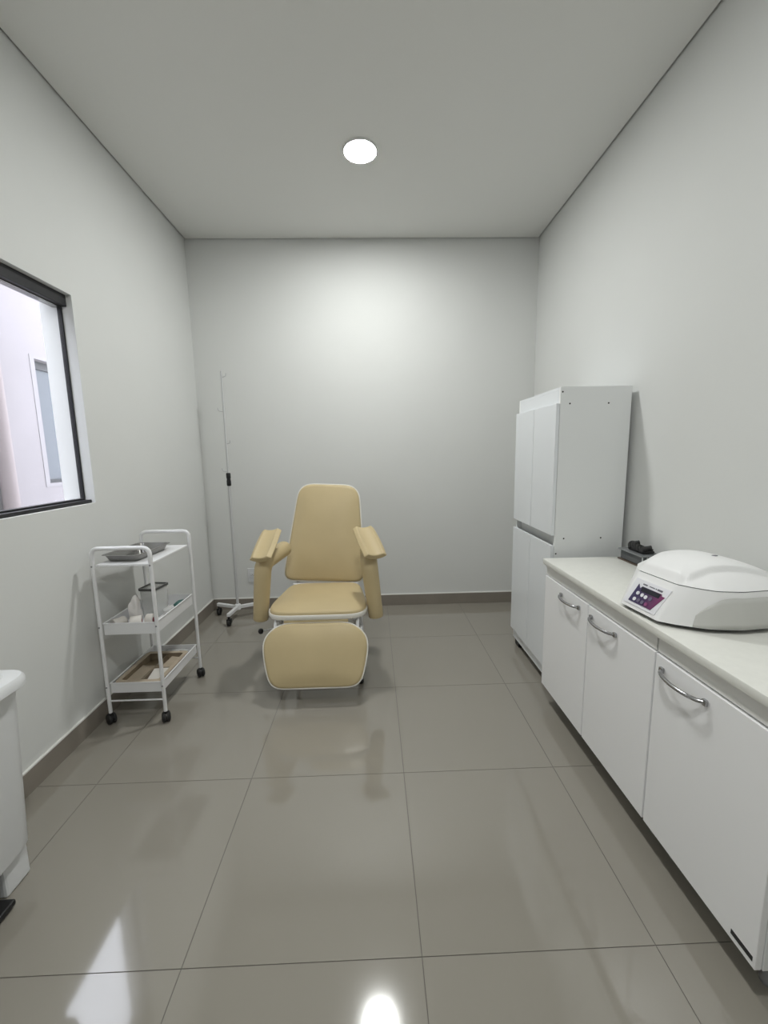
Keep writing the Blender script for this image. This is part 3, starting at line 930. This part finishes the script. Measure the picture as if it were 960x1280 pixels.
MB().box(-1.190, -1.186, y0+.004, y1-.004, zl+.003, zl+0.034).build('divider', 'kraft_light', kb)
MB().box(-1.186, x1-.004, 2.075, 2.079, zl+.003, zl+0.034).build('divider', 'kraft_light', kb)
def envelope(cx_, cy_, z, a, b, rz, tilt, mat, label, t=0.004):
    M_ = Matrix.Translation((cx_, cy_, z)) @ Matrix.Rotation(rz, 4, 'Z') @ Matrix.Rotation(tilt, 4, 'X')
    o = MB().box(-a, a, -b, b, 0, t, 0.0012, M_).build('paper_packet', mat)
    tag(o, label, 'packet', 'paper packets in the lower trolley tray')
envelope(-1.238, 2.02, zl+0.022, 0.036, 0.080, math.radians(-8), math.radians(6), 'kraft_light', 'pale brown paper packet on the wall side of the organiser')
envelope(-1.132, 1.998, zl+0.026, 0.040, 0.058, math.radians(4), math.radians(10), 'paper_white', 'white paper packet in the near compartment of the organiser')
envelope(-1.132, 2.145, zl+0.018, 0.034, 0.050, math.radians(-12), math.radians(10), 'kraft_light', 'pale paper packet in the far compartment of the organiser')
o = lumpy('plastic_bag', (-1.150, 2.258, zl+0.020), (0.080, 0.022, 0.020), 'clear_film', 21)
tag(o, 'crumpled clear plastic bag at the far end of the lower tray', 'plastic bag')

# ================================================================ IV STAND
ix, iy = -1.112, 3.190
iv = thing('iv_stand', 'slim white drip stand with hooks and black clamp in the back left corner', 'drip stand', (ix, iy, 0))
MB().tube([(ix, iy, 0.085), (ix, iy, 1.09)], 0.0105, 14).build('lower_pole', 'pole_grey', iv, 50)
MB().tube([(ix, iy, 1.09), (ix, iy, 1.925)], 0.0065, 12).build('upper_pole', 'pole_grey', iv, 50)
ck = MB().lathe([(0.013, 1.070), (0.0165, 1.075), (0.0165, 1.110), (0.0145, 1.115), (0.0145, 1.128), (0.0165, 1.132), (0.0165, 1.165), (0.013, 1.170)], 16, Matrix.Translation((ix, iy, 0))).build('clamp', 'black_plastic', iv, 40)
MB().lathe([(0.024, 0.072), (0.024, 0.110), (0.014, 0.118)], 16, Matrix.Translation((ix, iy, 0))).build('hub', 'white_metal', iv, 40)
for (z, s) in ((1.890, 1), (1.640, -1), (1.400, 1), (1.190, -1)):
    P = arc_path([(ix+s*0.004, iy, z-0.008), (ix+s*0.036, iy-0.010, z-0.004), (ix+s*0.038, iy-0.012, z+0.018)], 0.012, 5)
    MB().tube(P, 0.0036, 8).build('hook', 'pole_grey', iv, 50)
for (ex, ey) in ((-1.300, 3.262), (-1.130, 3.015), (-0.930, 3.280)):
    d = Vector((ex-ix, ey-iy, 0)); L = d.length; d.normalize()
    M_ = Matrix.Translation((ix, iy, 0.090)) @ d.to_track_quat('X', 'Z').to_matrix().to_4x4()
    MB().box(0.016, L, -0.0125, 0.0125, -0.0125, 0.0125, 0.003, M_).build('base_leg', 'white_metal', iv)
    cxm, cym = ex-d.x*0.012, ey-d.y*0.012
    cs = MB()
    cs.lathe([(0.009, 0.052), (0.009, 0.080)], 12, Matrix.Translation((cxm, cym, 0)))
    cs.box(cxm-0.017, cxm+0.017, cym-0.016, cym+0.016, 0.044, 0.057, 0.003)
    cs.box(cxm-0.017, cxm-0.013, cym-0.016, cym+0.016, 0.022, 0.046); cs.box(cxm+0.013, cxm+0.017, cym-0.016, cym+0.016, 0.022, 0.046)
    c_ = cs.build('caster', 'black_plastic', iv)
    Mw = Matrix.Translation((cxm, cym-0.003, 0.026)) @ Matrix.Rotation(PI/2, 4, 'Y')
    MB().lathe([(0.008, -0.012), (0.022, -0.012), (0.026, -0.008), (0.026, 0.008), (0.022, 0.012), (0.008, 0.012)], 20, Mw).build('wheel', 'black_rubber', c_, 50)

# ================================================================ SOCKET
ot = thing('wall_socket', 'white electrical socket plate low on the back wall behind the armrest', 'socket', (-1.033, YB-0.006, 0.297))
MB().box(-1.073, -0.993, YB-0.009, YB, 0.237, 0.357, 0.003).build('plate', 'outlet_white', ot)
MB().box(-1.054, -1.012, YB-0.012, YB-0.0085, 0.275, 0.320, 0.002).build('socket_insert', 'outlet_white', ot)
for dx in (-0.010, 0, 0.010):
    Mx = Matrix.Translation((-1.033+dx, YB-0.012, 0.298+(0.004 if dx == 0 else 0))) @ Matrix.Rotation(PI/2, 4, 'X')
    MB().lathe([(0.0026, -0.001), (0.0026, 0.0006)], 10, Mx).build('pin_hole', 'hole_dark', ot)

# ================================================================ PEDAL BIN
pb = thing('pedal_bin', 'white plastic pedal bin with rounded lid below the window', 'bin', (-1.23, 0.99, 0))
def brect(x0, x1, y0, y1, z, r=0.03):
    P = resample(rounded([(x0, y0), (x1, y0), (x1, y1), (x0, y1)], r, 6), 72)
    return [(p.x, p.y, z) for p in P]
BX0, BX1, BY0, BY1 = -1.352, -1.098, 0.800, 1.168
BTOP = 0.655
m = MB()
m.rings([brect(BX0+.012, BX1-.004, BY0+.012, BY1-.012, 0.110, .03), brect(BX0, BX1, BY0, BY1, 0.125, .035), brect(BX0-.004, BX1+.024, BY0-.014, BY1+.014, BTOP-0.02, .04)])
m.build('body', 'bin_white', pb, 50)
m = MB()
m.rings([brect(BX0-.010, BX1+.044, BY0-.026, BY1+.026, BTOP-.022, .05), brect(BX0-.012, BX1+.052, BY0-.030, BY1+.030, BTOP-.016, .055), brect(BX0-.012, BX1+.052, BY0-.030, BY1+.030, BTOP+.004, .055),
         brect(BX0-.008, BX1+.044, BY0-.024, BY1+.024, BTOP+.014, .05), brect(BX0+.010, BX1+.012, BY0+.004, BY1-.004, BTOP+.017, .045),
         brect(BX0+.012, BX1+.008, BY0+.008, BY1-.008, BTOP+.026, .04), brect(BX0+.018, BX1+.002, BY0+.014, BY1-.014, BTOP+.030, .04)])
m.build('lid', 'bin_white', pb, 40)
# base with a notch for the pedal on the room side
m = MB()
m.box(BX0+.02, BX1-.02, BY0+.02, 0.915, 0, 0.115, 0.008); m.box(BX0+.02, BX1-.02, 1.075, BY1-.006, 0, 0.115, 0.008)
m.box(BX0+.02, BX1-.10, 0.912, 1.078, 0, 0.115, 0.004)
m.build('base', 'bin_white', pb)
MB().box(BX1-.125, BX1+0.022, 0.935, 1.058, 0.006, 0.024, 0.005).build('pedal', 'black_plastic', pb)
MB().box(BX1-.11, BX1-.095, 0.95, 1.04, 0.012, 0.105, 0.003).build('pedal_rod', 'black_plastic', pb)
